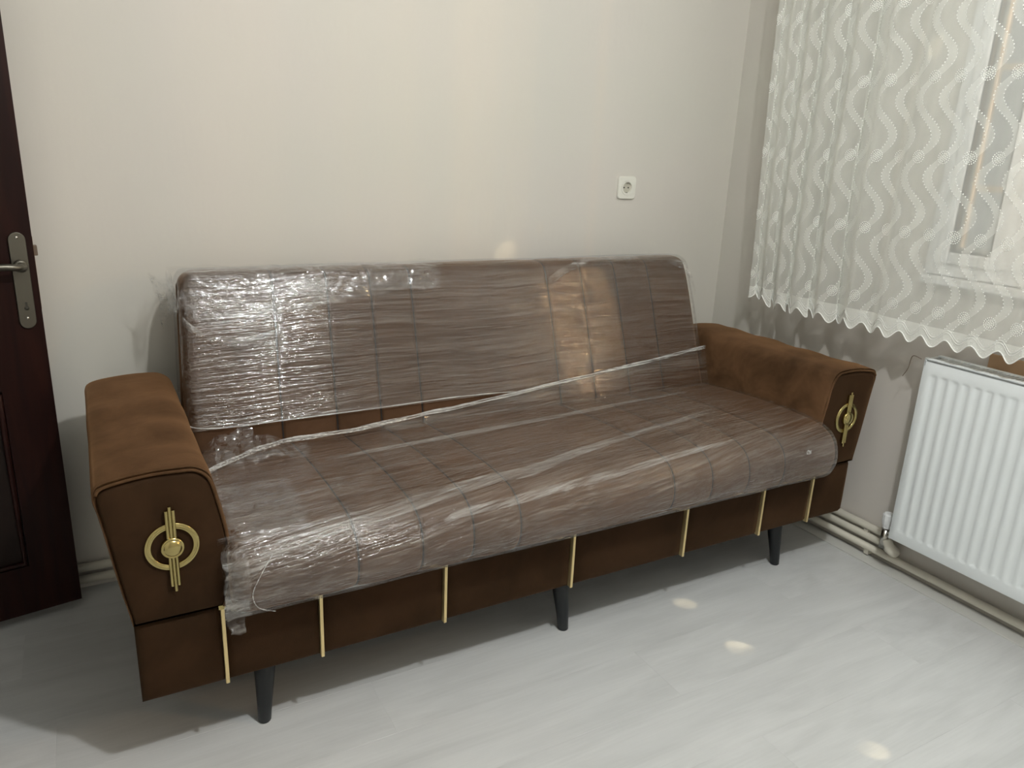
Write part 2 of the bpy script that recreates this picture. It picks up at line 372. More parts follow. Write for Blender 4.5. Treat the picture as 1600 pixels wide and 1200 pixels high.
# pressed front: grid with channels that fade out near top and bottom
ys = []; y = RY0
prof = []
NY = n * 8; NZ = 44
zlist = [RZ0 + .004, RZ0 + .02, RZ0 + .034, RZ0 + .040, RZ0 + .0435, RZ0 + .047, RZ0 + .055] + [RZ0 + .07 + (RZ1 - RZ0 - .14) * i / 10 for i in range(11)] + [RZ1 - .055, RZ1 - .047, RZ1 - .0435, RZ1 - .040, RZ1 - .034, RZ1 - .02, RZ1 - .004]
y_a = RY0 - .022; verts = []; faces = []
ylist = [RY0 - .002, RY0 - .012] + [y_a - pitch * i / 8 for i in range(n * 8 + 1)] + [RY1 + .012, RY1 + .002]
for y in ylist:
    ph_ = ((y_a - y) / pitch) % 1.0
    inside = y_a - n * pitch <= y <= y_a
    c0 = .5 - .5 * math.cos(2 * PI * ph_); ch = min(1, max(0, (c0 - .04) / .80)) if inside else 0; ch = ch * ch * (3 - 2 * ch)
    for z in zlist:
        e = min(z - RZ0, RZ1 - z); f = min(1, max(0, (e - .040) / .0055)); f = f * f * (3 - 2 * f)
        edge = .004 if (y in (ylist[0], ylist[-1]) or z in (zlist[0], zlist[-1])) else 0
        verts.append((RX + .0030 * ch * f + edge, y, z))
nz = len(zlist)
for i in range(len(ylist) - 1):
    for j in range(nz - 1): faces.append((i*nz+j, i*nz+j+1, (i+1)*nz+j+1, (i+1)*nz+j))
mesh_obj('front_panel', verts, faces, M_rad, rad, smooth=True)
box('front_plate', (RX + .009, RY1, RZ0), (RX + .016, RY0, RZ1), M_rad, rad, bevel=.003)
box('back_plate', (RX + .068, RY1 + .01, RZ0 + .005), (RX + .078, RY0 - .01, RZ1 - .02), M_rad, rad, bevel=.003)
box('end_cover', (RX + .004, RY0 - .006, RZ0 + .002), (RX + .080, RY0 + .001, RZ1 + .004), M_rad, rad, bevel=.002)
bm = bmesh.new(); add_box(bm, (RX + .002, RY1, RZ1 + .001), (RX + .016, RY0, RZ1 + .007)); add_box(bm, (RX + .066, RY1, RZ1 + .001), (RX + .080, RY0, RZ1 + .007))
bm_obj('top_rail', bm, M_rad, rad, bevel=.002)
bm = bmesh.new(); y = RY0 - .03
while y > RY1 + .03:
    add_box(bm, (RX + .014, y - .0045, RZ1 - .001), (RX + .068, y, RZ1 + .005)); y -= .012
g = bm_obj('top_grille', bm, M_rad, rad); g['kind'] = 'stuff'
box('convector', (RX + .020, RY1 + .02, RZ0 + .02), (RX + .064, RY0 - .02, RZ1 - .03), M_raddark, rad)
# side valve
vx, vy = RX + .045, -.925
vb = tube('valve_body', [(vx, vy, .085), (vx, vy, .150)], .013, M_chrome, rad, 16)
tube('valve_union', [(vx, vy, .135), (vx, RY0 + .002, .165)], .010, M_chrome, vb, 12)
bm = bmesh.new(); add_lathe(bm, [(0, .052), (.014, .052), (.0185, .047), (.019, .03), (.0165, .012), (.013, .004), (.013, 0), (0, 0)], (vx, vy, .156), (0, 0, 1), 12)
kn = bm_obj('valve_knob', bm, M_pvc, vb, smooth=False)

# cardboard piece and wire by the radiator
bm = bmesh.new(); add_box(bm, (XR - .026, -2.0, .60), (XR - .018, -1.10, .790))
cb = tag(bm_obj('cardboard_strip', bm, M_card, bevel=.003), 'brown cardboard strip tucked behind the radiator top against the wall', 'cardboard')
wr = tag(tube('loose_wire', catmull([(RX - .002, -.955, .744), (RX - .001, -.930, .748), (RX + .01, -.915, .735), (RX + .02, -.905, .700), (RX + .018, -.893, .672)], 6), .0012, M_wire, None, 6), 'thin dark wire drooping from the left top corner of the radiator', 'wire')

# ------------------------------------------------------------------ heating pipes
def pipe_thing(label, z, pts, group='heating pipes along the skirting'):
    p = thing('heating_pipe', label, 'pipe', (pts[0][0], pts[0][1], 0), group)
    tube('pipe_run', pts, .0125, M_pipe, p, 14)
    return p
px = XR - .022; py = YW - .022
def corner(z, yend, off=0):
    r = .03; c = [(-1.985, py - off, z)]
    c.append((px - r - off, py - off, z))
    for k in range(1, 6):
        a = PI / 2 * k / 6; c.append((px - r - off + r * math.sin(a), py - off - r + r * math.cos(a), z))
    c += [(px - off, py - off - r, z), (px - off, yend, z)]
    return c
p1 = pipe_thing('uppermost painted pipe rising to the radiator valve knob', .110, [(px, py - .01, .110)] + [(px, -.905, .110), (px - .006, -.918, .113), (vx + .006, -.923, .118)])
p2 = pipe_thing('middle painted pipe ending in the rounded elbow under the valve', .075, corner(.075, -.900)[:-1] + [(px, -.905, .075), (px - .004, -.935, .073)])
p3 = pipe_thing('lowest painted pipe running on beneath the radiator just above the floor', .038, corner(.038, -3.88))
bm = bmesh.new(); add_tube(bm, catmull([(px, -.900, .075), (px - .004, -.930, .070), (px - .018, -.950, .074), (vx + .004, -.948, .092), (vx, -.935, .118)], 5), [.015] * 4 + [.0195] * 12 + [.016] * 5, 16)
bm_obj('elbow', bm, M_pipe, p2, smooth=True)
for pp, z, yy in ((p1, .0925, -.83), (p3, .018, -.845), (p3, .018, -1.9), (p2, .0565, -.45)):
    box('pipe_clip', (px - .004, yy - .009, z - .010), (XR, yy + .009, z + .012), M_pipe, pp, bevel=.002)

# ------------------------------------------------------------------ wall socket
SX, SZ = .709, 1.181
so = thing('wall_socket', 'white square wall socket on the back wall above the sofa', 'socket', (SX, YW, SZ))
bm = bmesh.new(); R = .0405; Y = YW - .009; segs = 40
outer = []; 
for k in range(segs):
    a = 2 * PI * k / segs; cx_, cz_ = math.cos(a), math.sin(a); s = R / max(abs(cx_), abs(cz_))
    s = min(s, R * 1.30); outer.append((cx_ * s, cz_ * s))
def ring(rad_, y): return [bm.verts.new((SX + math.cos(2*PI*k/segs) * rad_, y, SZ + math.sin(2*PI*k/segs) * rad_)) for k in range(segs)]
A0 = [bm.verts.new((SX + p[0], YW, SZ + p[1])) for p in outer]; A1 = [bm.verts.new((SX + p[0] , Y + .002, SZ + p[1])) for p in outer]; A2 = [bm.verts.new((SX + p[0] * .95, Y, SZ + p[1] * .95)) for p in outer]
rs = [A0, A1, A2, ring(.0275, Y), ring(.0262, Y - .002), ring(.0205, Y - .002), ring(.0195, Y), ring(.0188, YW - .001)]
for a_, b2 in zip(rs, rs[1:]):
    for k in range(segs): bm.faces.new((a_[k], a_[(k+1) % segs], b2[(k+1) % segs], b2[k]))
bm_obj('cover_plate', bm, M_socket, so)
lathe('socket_well', [(.0190, 0), (0, 0)], (SX, YW - .0015, SZ), (0, -1, 0), mat('socket_well_shade', (.50, .48, .40), .5), so, 32)
for dx in (-.0095, .0095): lathe('pin_hole', [(.0028, .0), (.0028, .0012), (0, .0012)], (SX + dx, YW - .0016, SZ), (0, -1, 0), M_hole, so, 12)
for dz in (-.0178, .0178): box('earth_clip', (SX - .004, YW - .008, SZ + dz - .0018), (SX + .004, YW - .0015, SZ + dz + .0018), M_chrome, so)

# ------------------------------------------------------------------ door (open, swung back against the wall)
ang = math.radians(10); HX, HY = -1.172 - .80 * math.cos(ang), -.07 - .80 * math.sin(ang)
door = D.objects.new('door_1', None); C.objects.link(door); door.location = (HX, HY, 0); door.rotation_euler = (0, 0, ang); struct(door)
DT = .036
pans = [(.12, .69, .17, .66), (.12, .69, 1.14, 1.86)]
bm = bmesh.new()
for a, c_ in (((0, 0, .03), (.12, DT, 2.03)), ((.69, 0, .03), (.80, DT, 2.03)), ((.12, 0, .03), (.69, DT, .17)), ((.12, 0, .66), (.69, DT, 1.14)), ((.12, 0, 1.86), (.69, DT, 2.03))): add_box(bm, a, c_)
bmesh.ops.remove_doubles(bm, verts=bm.verts, dist=1e-5)
bm_obj('door_leaf', bm, M_door, door)
for (x0, x1, z0, z1) in pans:
    p = box('door_panel', (x0 - .002, .010, z0 - .002), (x1 + .002, DT - .010, z1 + .002), M_doorglass, door)
    bm = bmesh.new(); pts = [(x0 + .008, z0 + .008), (x1 - .008, z0 + .008), (x1 - .008, z1 - .008)] + [(x1 - .008 - (x1 - x0 - .016) * k / 10, z1 - .008 + .05 * math.sin(PI * k / 10)) for k in range(1, 10)] + [(x0 + .008, z1 - .008)]
    add_tube(bm, [(q[0], .003, q[1]) for q in pts], .008, 8, closed=True)
    bm_obj('panel_moulding', bm, M_door, door, smooth=True)
# handle plate, lever and keyhole
hx = .767
ol = []
for k in range(24):
    a = 2 * PI * k / 24; ol.append((hx + .0185 * math.cos(a), .935 + (.099 if math.sin(a) >= -1e-9 and k < 13 else -.099) + .0185 * math.sin(a)))
ol = [(hx + .0185 * math.cos(PI * k / 12), 1.034 + .0185 * math.sin(PI * k / 12)) for k in range(13)] + [(hx + .0185 * math.cos(PI + PI * k / 12), .834 + .0185 * math.sin(PI + PI * k / 12)) for k in range(13)]
bm = bmesh.new(); add_prism(bm, ol, -.007, 0); pl = bm_obj('handle_plate', bm, M_sat, door, bevel=.002)
hpts = catmull([(hx, -.004, .972), (hx + .001, -.030, .972), (hx - .010, -.047, .973), (hx - .04, -.051, .976), (hx - .08, -.050, .975), (hx - .125, -.047, .967)], 6)
tube('lever_handle', hpts, [.0105] * 8 + [.0085] * (len(hpts) - 8), M_sat, pl, 14)
lathe('handle_collar', [(.0155, .0), (.0155, .008), (.013, .012), (0, .012)], (hx, -.006, .972), (0, -1, 0), M_sat, pl, 24)
lathe('keyhole', [(.0052, 0), (.0052, .0006), (0, .0006)], (hx + .001, -.007, .867), (0, -1, 0), M_hole, pl, 16)
box('keyhole_slot', (hx - .0014, -.0078, .868), (hx + .0034, -.0065, .882), M_hole, pl)
for z in (1.040, .842): lathe('screw', [(.0035, 0), (.003, .001), (0, .001)], (hx, -.007, z), (0, -1, 0), M_chrome, pl, 12)
box('latch_plate', (.8001, .009, .86), (.8018, DT - .009, 1.04), mat('worn_brass', (.16, .10, .045), .45, .8), door)
box('latch_bolt', (.8001, .012, .992), (.810, .026, 1.018), M_wire, door, bevel=.002)
for z in (.25, 1.80): tube('hinge', [(-.004, -.004, z), (-.004, -.004, z + .09)], .007, M_sat, door, 10)

# ------------------------------------------------------------------ ceiling lamp (above the frame)
cl = thing('ceiling_lamp', 'bare ceiling bulb hanging from a short white rose', 'lamp', (LAMP[0], LAMP[1], ZC))
lathe('ceiling_rose', [(.05, 0), (.048, -.02), (.02, -.03), (0, -.03)], (LAMP[0], LAMP[1], ZC), (0, 0, 1), M_pvc, cl)
tube('lamp_flex', [(LAMP[0], LAMP[1], ZC - .02), (LAMP[0], LAMP[1], ZC - .18)], .004, M_pvc, cl, 8)
lathe('lamp_holder', [(0, .09), (.018, .085), (.02, .062), (.018, .058), (0, .058)], (LAMP[0], LAMP[1], LAMP[2] + .02), (0, 0, 1), M_pvc, cl, 20)

# ------------------------------------------------------------------ sofa
FY, ZB = -.819, .183
sofa = thing('sofa', 'brown velvet sofa bed wrapped in clear film against the back wall', 'sofa', (0, -.45, 0))
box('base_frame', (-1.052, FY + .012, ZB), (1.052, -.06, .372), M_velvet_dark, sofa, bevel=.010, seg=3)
strips = [-.894, -.691, -.391, -.024, .364, .670, .887]
edges = [-1.059] + strips + [1.059]
for a, c_ in zip(edges, edges[1:]):
    # padded front panel between two gold strips
    top = .370
    nx, nzp = 10, 6; vs = []; fs = []
    for i in range(nx + 1):
        for j in range(nzp + 1):
            s, q = i / nx, j / nzp; bul = (1 - abs(2*s-1) ** 6) * (1 - abs(2*q-1) ** 6)
            xx = a + .0015 + (c_ - a - .003) * (.5 - .5 * math.cos(PI * s)); vs.append((xx, FY + .013 - .013 * bul, ZB + .001 + (top - ZB) * (.5 - .5 * math.cos(PI * q))))
    nb0 = len(vs); m_ = nzp + 1
    for i in range(nx):
        for j in range(nzp): fs.append((i*m_+j, (i+1)*m_+j, (i+1)*m_+j+1, i*m_+j+1))
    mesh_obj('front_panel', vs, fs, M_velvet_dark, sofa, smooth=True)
for i, x in enumerate(strips):
    zt = .367 if i == 0 else .350
    box('gold_strip', (x - .0038, FY - .0035, ZB + .001), (x + .0038, FY + .012, zt), M_goldflat, sofa, bevel=.0012)
box('strip_cap', (-.902, FY - .007, .366), (-.888, FY + .004, .376), M_gold, sofa, bevel=.001)

def arm(sx):
    outer = [(-1.059, .372), (-1.063, .40), (-1.070, .44), (-1.079, .50), (-1.087, .56), (-1.096, .62), (-1.101, .645), (-1.099, .664), (-1.090, .676)]
    topc = [(-1.06, .684), (-1.00, .690), (-.95, .690), (-.925, .687), (-.906, .676), (-.895, .658)]
    inner = [(-.886, .62), (-.878, .58), (-.871, .53), (-.868, .48), (-.871, .43), (-.880, .39), (-.888, .372)]
    ol = catmull([(p[0], 0, p[1]) for p in outer + topc + inner], 3)
    ol = [(p.x, p.z) for p in ol]; cx_, cz_ = -.98, .53
    rows = [(FY + .010, .0, .93), (FY + .001, .0, .975), (FY - .004, 0, .992), (FY - .002, 0, 1.0), (FY + .01, 0, 1.002)]
    ny = 14
    rows += [(FY + .01 + (-.135 - FY - .01) * k / ny, .003 * math.sin(k * 1.7), 1.0 + .004 * math.sin(k * .9)) for k in range(1, ny)]
    rows += [(-.140, 0, 1.0), (-.128, 0, .985), (-.123, 0, .95)]
    vs = []; fs = []; m_ = len(ol)
    for (y, dz, s) in rows:
        for p in ol:
            z = p[1]
            if z > .5: z += dz
            k = s
            x_ = cx_ + (p[0] - cx_) * (1 - (1 - k) * 1.0 if k <= 1 else k); z_ = .372 + (z - .372) * (1 - (1 - k) * .45) if z > .372 else z
            vs.append((x_ * -sx, y, z_))
    for i in range(len(rows) - 1):
        for j in range(m_ - 1): fs.append((i*m_+j, i*m_+j+1, (i+1)*m_+j+1, (i+1)*m_+j))
        fs.append((i*m_+m_-1, i*m_, (i+1)*m_, (i+1)*m_+m_-1))
    fs.append(tuple(range(m_))); fs.append(tuple(range((len(rows)-1)*m_, len(rows)*m_))[::-1])
    o = arm_o = mesh_obj('arm', vs, fs, M_velvet, sofa, smooth=True)
    bm = bmesh.new(); bm.from_mesh(o.data); bmesh.ops.recalc_face_normals(bm, faces=bm.faces); bm.to_mesh(o.data); bm.free()
    # inset front face with piping fold
    ol2 = [((cx_ + (p[0] - cx_) * .94) * -sx, .374 + (p[1] - .372) * .955) for p in ol]
    vs = []; fs = []; cc = (-.98 * -sx, .52)
    for k, (s, y) in enumerate(((1.0, FY + .001), (.985, FY - .0045), (.94, FY - .0075), (.6, FY - .010), (.25, FY - .0115))):
        for p in ol2: vs.append((cc[0] + (p[0] - cc[0]) * s, y, cc[1] + (p[1] - cc[1]) * s))
    for i in range(4):
        for j in range(m_): fs.append((i*m_+j, i*m_+(j+1) % m_, (i+1)*m_+(j+1) % m_, (i+1)*m_+j))
    fs.append(tuple(range(4*m_, 5*m_)))
    o = mesh_obj('arm_front', vs, fs, M_velvet_dark, arm_o, smooth=True); o['label'] = 'darker velvet arm front'
    bm = bmesh.new(); bm.from_mesh(o.data); bmesh.ops.recalc_face_normals(bm, faces=bm.faces); bm.to_mesh(o.data); bm.free()
    # piping around the face
    pp = [((cx_ + (p[0] - cx_) * .965) * -sx, FY - .0055 + .001 * math.sin(i * .9), .374 + (p[1] - .372) * .972) for i, p in enumerate(ol) if i > 20]
    tube('piping', pp, .0030, M_velvet, arm_o, 8)
    # emblem: triple-grooved ring, fluted bar, domed button
    ex, ey, ez = -.9765 * -sx, FY - .011, .533
    r = .0495
    rg = lathe('emblem', [(r, 0), (r, .004), (r - .002, .0055), (r - .0035, .004), (r - .005, .0065), (r - .0075, .0065), (r - .0085, .004), (r - .0105, .0055), (r - .012, .004), (r - .012, 0)], (ex, ey, ez), (0, -1, 0), M_gold, sofa, 64)
    bm = bmesh.new(); tl_ = math.radians(0)
    for q in (-1, 0, 1):
        add_tube(bm, [(ex + q * .0062, ey - .007, ez - .082 - (.012 if q == 0 else 0)), (ex + q * .0062, ey - .007, ez + .078 + (.008 if q == 0 else 0))], .0032, 10)
    add_box(bm, (ex - .0088, ey - .0055, ez - .078), (ex + .0088, ey, ez + .076))
    bb = bm_obj('emblem_bar', bm, M_gold, rg, smooth=False)
    lathe('emblem_button', [(.0215, .002), (.0215, .010), (.020, .0125), (.018, .0125), (.0172, .011), (.016, .013), (.012, .0155), (.006, .0168), (0, .0172)], (ex, ey, ez), (0, -1, 0), M_gold, rg, 40)
arm(1); arm(-1)

SEAMS = [-.625, -.478, -.352, -.228, .243, .378, .518, .660]
SEAT = [(-.62, .365), (-.80, .362), (-.852, .368), (-.880, .392), (-.889, .435), (-.877, .482), (-.845, .512), (-.79, .526), (-.66, .530), (-.50, .524), (-.36, .512), (-.27, .500), (-.245, .47), (-.25, .40), (-.32, .368)]
BACK = [(-.345, .385), (-.330, .43), (-.312, .50), (-.277, .61), (-.240, .73), (-.205, .84), (-.180, .905), (-.166, .932), (-.146, .945), (-.110, .948), (-.070, .942), (-.045, .925), (-.042, .89), (-.065, .80), (-.10, .65), (-.15, .50), (-.20, .40), (-.27, .375)]
def profile(pts, n=5):
    P = catmull([(0, p[0], p[1]) for p in pts], n, closed=True)
    out = []
    for i in range(len(P)):
        tn = (P[(i+1) % len(P)] - P[i-1]).normalized(); nn = Vector((0, tn.z, -tn.y))
        out.append((P[i].y, P[i].z, nn.y, nn.z))
    cy = sum(p[0] for p in out) / len(out); cz = sum(p[1] for p in out) / len(out)
    # make the normals point outwards
    k = sum((p[0]-cy)*p[2] + (p[1]-cz)*p[3] for p in out)
    if k < 0: out = [(a, b, -c, -d) for a, b, c, d in out]
    return out, cy, cz
def cushion(name, pts, x0, x1, R, mat_, parent, seams, groove=.006, off=0, rip=None, flare=None, pillow=.004, rng=None):
    P, cy, cz = profile(pts); xs = set()
    k = 0
    for i in range(9): xs.add(round(x0 + R * (1 - math.cos(PI/2 * i / 8)), 5)); xs.add(round(x1 - R * (1 - math.cos(PI/2 * i / 8)), 5))
    x = x0 + R
    step = .0125 if rip else .02
    while x < x1 - R: xs.add(round(x, 5)); x += step
    for s in seams:
        for d in (-.008, -.004, -.002, 0, .002, .004, .008): xs.add(round(s + d, 5))
    xs = sorted(xs); vs = []; m_ = len(P)
    cuts = [x0] + list(seams) + [x1]
    for x in xs:
        e = min(x - x0, x1 - x); ins = 0
        if e < R: ins = R - math.sqrt(max(0, R*R - (R-e)**2))
        g = sum(groove * math.exp(-((x - s) / .0035) ** 2) for s in seams)
        bul = 0
        for a, b3 in zip(cuts, cuts[1:]):
            if a <= x <= b3: bul = pillow * (1 - abs(2 * (x - a) / (b3 - a) - 1) ** 4)
        for i, (y, z, ny, nz_) in enumerate(P):
            o_ = off - ins - g + bul
            if rip: o_ += rip(x, y, z)
            xx = x
            if flare: xx = x * flare(z)
            vs.append((xx, y + ny * o_, z + nz_ * o_))
    fs = []
    a, b4 = rng if rng else (0, m_)
    for i in range(len(xs) - 1):
        for j in range(m_): 
            if rng and not (a <= j < b4): continue
            fs.append((i*m_+j, i*m_+(j+1) % m_, (i+1)*m_+(j+1) % m_, (i+1)*m_+j))
    if not rng:
        fs.append(tuple(range(m_))[::-1]); fs.append(tuple((len(xs)-1)*m_ + j for j in range(m_)))
    o = mesh_obj(name, vs, fs, mat_, parent, smooth=True)
    bm = bmesh.new(); bm.from_mesh(o.data)
    if rng:
        bmesh.ops.delete(bm, geom=[v for v in bm.verts if not v.link_faces], context='VERTS')
    bmesh.ops.recalc_face_normals(bm, faces=bm.faces); bm.to_mesh(o.data); bm.free()
    return o
bflare = lambda z: 1.0 + .035 * max(0, min(1, (.95 - z) / .5))
seat_o = cushion('seat', SEAT, -.878, .892, .030, M_cushion, sofa, SEAMS)
back_o = cushion('backrest', BACK, -.856, .850, .035, M_cushion, sofa, SEAMS, flare=bflare)
# stitched seam lines lying in the grooves
def seam_thread(name, pts, x, fl, lo, hi):
    P, _, _ = profile(pts); sel = [(y, z, ny, nz_) for (y, z, ny, nz_) in P if lo(y, z)]
    vs = []; fs = []
    for (y, z, ny, nz_) in sel:
        xx = x * (fl(z) if fl else 1)
        for d in (-.0022, .0022): vs.append((xx + d, y - ny * .0018, z - nz_ * .0018))
    for i in range(len(sel) - 1): fs.append((2*i, 2*i+1, 2*i+3, 2*i+2))
    return vs, fs
for s in SEAMS:
    v, f = seam_thread('x', SEAT, s, None, lambda y, z: y < -.30 and not (z < .375 and y > -.84), None)
    mesh_obj('seam', v, f, M_stitch, seat_o)
    v, f = seam_thread('x', BACK, s, bflare, lambda y, z: z > .46 and y < -.10 and (y < -.155 + (.95 - z) * -.0 and y < .318 * (z - .5) - .29 or z > .92), None)
    mesh_obj('seam', v, f, M_stitch, back_o)
# legs
def leg(x, dx, y, dy):
    bm = bmesh.new(); N = 16; rings = []
    for (z, r, s) in ((0, .0125, 1.0), (.003, .0145, 1.0), (.05, .0175, .75), (.12, .0230, .3), (ZB + .004, .0275, 0)):
        rings.append([bm.verts.new((x + dx * s + r * math.cos(2*PI*k/N), y + dy * s + r * math.sin(2*PI*k/N), z)) for k in range(N)])
    for a, c_ in zip(rings, rings[1:]):
        for k in range(N): bm.faces.new((a[k], a[(k+1) % N], c_[(k+1) % N], c_[k]))
    bm.faces.new(rings[0][::-1]); bm.faces.new(rings[-1])
    bm_obj('leg', bm, M_leg, sofa, smooth=True)
for x, dx in ((-.800, -.012), (0, .012), (.845, .013)):
    leg(x, dx, -.728, -.018); leg(x, dx, -.16, .02)

# ------------------------------------------------------------------ stretch film
def rip_fn(amp, seed, kx=2.0, kz=34):
    def f(x, y, z):
        s = (z - y) if z < 5 else 0
        return amp * noise.noise(Vector((x * kx + seed, s * kz + x * 1.2, seed))) + amp * 1.2 * noise.noise(Vector((x * 5 + seed, s * 9, 3.3)))
    return f
wrapb = thing('plastic_wrap', 'clear stretch film wound around the upper part of the sofa backrest', 'plastic wrap', (0, -.25, .58), 'stretch film around the sofa')
P, _, _ = profile(BACK)
# part of the profile from z~.575 (front) over the top and down the back
idx = [i for i, p in enumerate(P) if p[0] < -.2 and .545 < p[1] < .60]
i0 = min(idx); i1 = max(i for i, p in enumerate(P) if p[0] > -.11 and p[1] > .60)
fo = cushion('film_sheet', BACK, -.862, .857, .028, M_film, wrapb, SEAMS, groove=0, off=.0085, rip=rip_fn(.0016, 1.7), flare=bflare, pillow=0, rng=(i0, i1))
# gathered lower edge
tube('film_edge', catmull([(-.872, -.20, .60), (-.880, -.292, .583), (-.80, -.307, .571), (-.663, -.308, .571), (-.352, -.308, .573), (-.154, -.308, .576), (0, -.308, .573), (.086, -.309, .567)], 6), [.0018 + .0007 * math.sin(i * 1.3) for i in range(43)], M_rope, wrapb, 8)

wraps = thing('plastic_wrap', 'clear stretch film wound around the whole sofa seat cushion', 'plastic wrap', (0, -.6, .36), 'stretch film around the sofa')
cushion('film_sheet', SEAT, -.890, .901, .040, M_film_seat, wraps, SEAMS, groove=0, off=.0095, rip=rip_fn(.0022, 5.1), pillow=0)
# gathered diagonal strand from the left of the seat up to the right of the backrest
ST = catmull([(-.872, -.50, .533), (-.757, -.440, .546), (-.657, -.410, .552), (-.494, -.385, .545), (-.282, -.330, .541), (-.094, -.322, .552), (.238, -.312, .583), (.577, -.303, .614), (.868, -.290, .643)], 8)
bm = bmesh.new()
for k in range(3):
    pts = []
    for i, p in enumerate(ST):
        a = i * .33 + k * 2.1; pts.append(p + Vector((0, math.cos(a), math.sin(a))) * .0042)
    add_tube(bm, pts, [.0028 + .0010 * math.sin(i * .7 + k) for i in range(len(pts))], 8)
bm_obj('film_strand', bm, M_rope, wraps, smooth=True)
# slack sheet between the strand and the seat
vs = []; fs = []; rows = 9; cols = [p for p in ST if p.x > -.50]
for i, p in enumerate(cols):
    x = p.x; q = Vector((x, -.336, .508)) if x > -.25 else Vector((x, -.36, .517))
    for j in range(rows):
        s = j / (rows - 1); v = p.lerp(q, s)
        # stay in front of the backrest
        yb = -.312 + .318 * (v.z - .5) - .012
        v.y = min(v.y, yb) + .0025 * noise.noise(Vector((x * 4, v.z * 60, 9)))
        vs.append(v)
for i in range(len(cols) - 1):
    for j in range(rows - 1): fs.append((i*rows+j, i*rows+j+1, (i+1)*rows+j+1, (i+1)*rows+j))
mesh_obj('film_sheet', vs, fs, M_film, wraps, smooth=True)
# gathered bands across the front of the seat
def seatpt(x, s, off=.012):
    """s 0..1 along profile from the front bottom over the nose to the back"""
    pts = [(-.84, .362), (-.875, .382), (-.889, .435), (-.877, .482), (-.845, .512), (-.79, .526), (-.66, .530), (-.50, .524), (-.36, .512)]
    f = s * (len(pts) - 1); i = min(int(f), len(pts) - 2); u = f - i
    y = pts[i][0] * (1-u) + pts[i+1][0] * u; z = pts[i][1] * (1-u) + pts[i+1][1] * u
    cy, cz = -.6, .44; n_ = Vector((0, (y - cy) * .25, z - cz)).normalized() if s > .55 else Vector((0, -1, (z - .44) * 8)).normalized()
    return Vector((x, y, z)) + n_ * off
SP = catmull([(0, p[0], p[1]) for p in [(-.80, .362), (-.852, .368), (-.880, .392), (-.889, .435), (-.877, .482), (-.845, .512), (-.79, .526), (-.66, .530), (-.50, .524), (-.36, .512)]], 12)
SL = [0]
for p, q in zip(SP, SP[1:]): SL.append(SL[-1] + (q - p).length)
def on_seat(x, arc, off):
    arc = max(0, min(SL[-1] - 1e-6, arc)); i = max(k for k in range(len(SL)) if SL[k] <= arc); i = min(i, len(SP) - 2)
    u = (arc - SL[i]) / (SL[i+1] - SL[i]); p = SP[i].lerp(SP[i+1], u); tn = (SP[i+1] - SP[i]).normalized(); n_ = Vector((0, -tn.z, tn.y)) 
    return Vector((x, p.y, p.z)) + n_ * off
def arc_of(y, z): return min(range(len(SP)), key=lambda k: (SP[k].y - y) ** 2 + (SP[k].z - z) ** 2)
def seat_band(pts, width, mat_, off=.0125):
    C_ = catmull([(p[0], SL[arc_of(p[1], p[2])], 0) for p in pts], 8); vs = []; fs = []; uvs = []; nv = 5
    for i, c in enumerate(C_):
        w_ = width * (.55 + .45 * math.sin(PI * i / (len(C_) - 1)))
        for j in range(nv):
            v = j / (nv - 1); vs.append(on_seat(c.x, c.y + w_ * (v - .5), off)); uvs.append((i / (len(C_) - 1), v))
    for i in range(len(C_) - 1):
        for j in range(nv - 1): fs.append((i*nv+j, i*nv+j+1, (i+1)*nv+j+1, (i+1)*nv+j))
    return mesh_obj('film_fold', vs, fs, mat_, wraps, smooth=True, uvs=uvs)
seat_band([(-.86, -.886, .463), (-.792, -.868, .496), (-.669, -.851, .514), (-.474, -.833, .519), (-.281, -.803, .527), (-.152, -.794, .529), (.01, -.752, .531), (.27, -.691, .533), (.662, -.617, .532)], .044, M_band)
seat_band([(-.43, -.875, .485), (-.38, -.87, .493), (-.245, -.867, .497), (-.117, -.861, .504), (.058, -.855, .508), (.282, -.844, .516), (.5, -.83, .52)], .022, M_band, .014)
seat_band([(-.6, -.54, .53), (-.437, -.522, .529), (-.139, -.496, .527), (.142, -.470, .527), (.47, -.438, .522), (.7, -.42, .52)], .034, M_band)
tube('film_edge', [on_seat(-.86 + 1.74 * k / 60, .035 + .010 * noise.noise(Vector((k * .13, 2, 2))), .010) for k in range(61)], [.0016 + .0008 * math.sin(k * .9) for k in range(61)], M_rope, wraps, 8)

def crumple(name, parent, outline_fn, nu, nv, amp, seed, mat_=None):
    """a loose puff of film: outline_fn(u, v) -> point, displaced by folded noise"""
    vs = []; fs = []; uvs = []
    for i in range(nu + 1):
        for j in range(nv + 1):
            u, v = i / nu, j / nv; uvs.append((u, v)); p = Vector(outline_fn(u, v)); q = p * 22 + Vector((seed, seed, seed))
            d = noise.noise_vector(q) * amp + noise.noise_vector(q * 2.7) * amp * .45
            vs.append(p + d)
    for i in range(nu):
        for j in range(nv): fs.append((i*(nv+1)+j, i*(nv+1)+j+1, (i+1)*(nv+1)+j+1, (i+1)*(nv+1)+j))
    return mesh_obj(name, vs, fs, mat_ or M_crumple, parent, smooth=False, uvs=uvs)
def lerp(a, b, t): return a + (b - a) * t
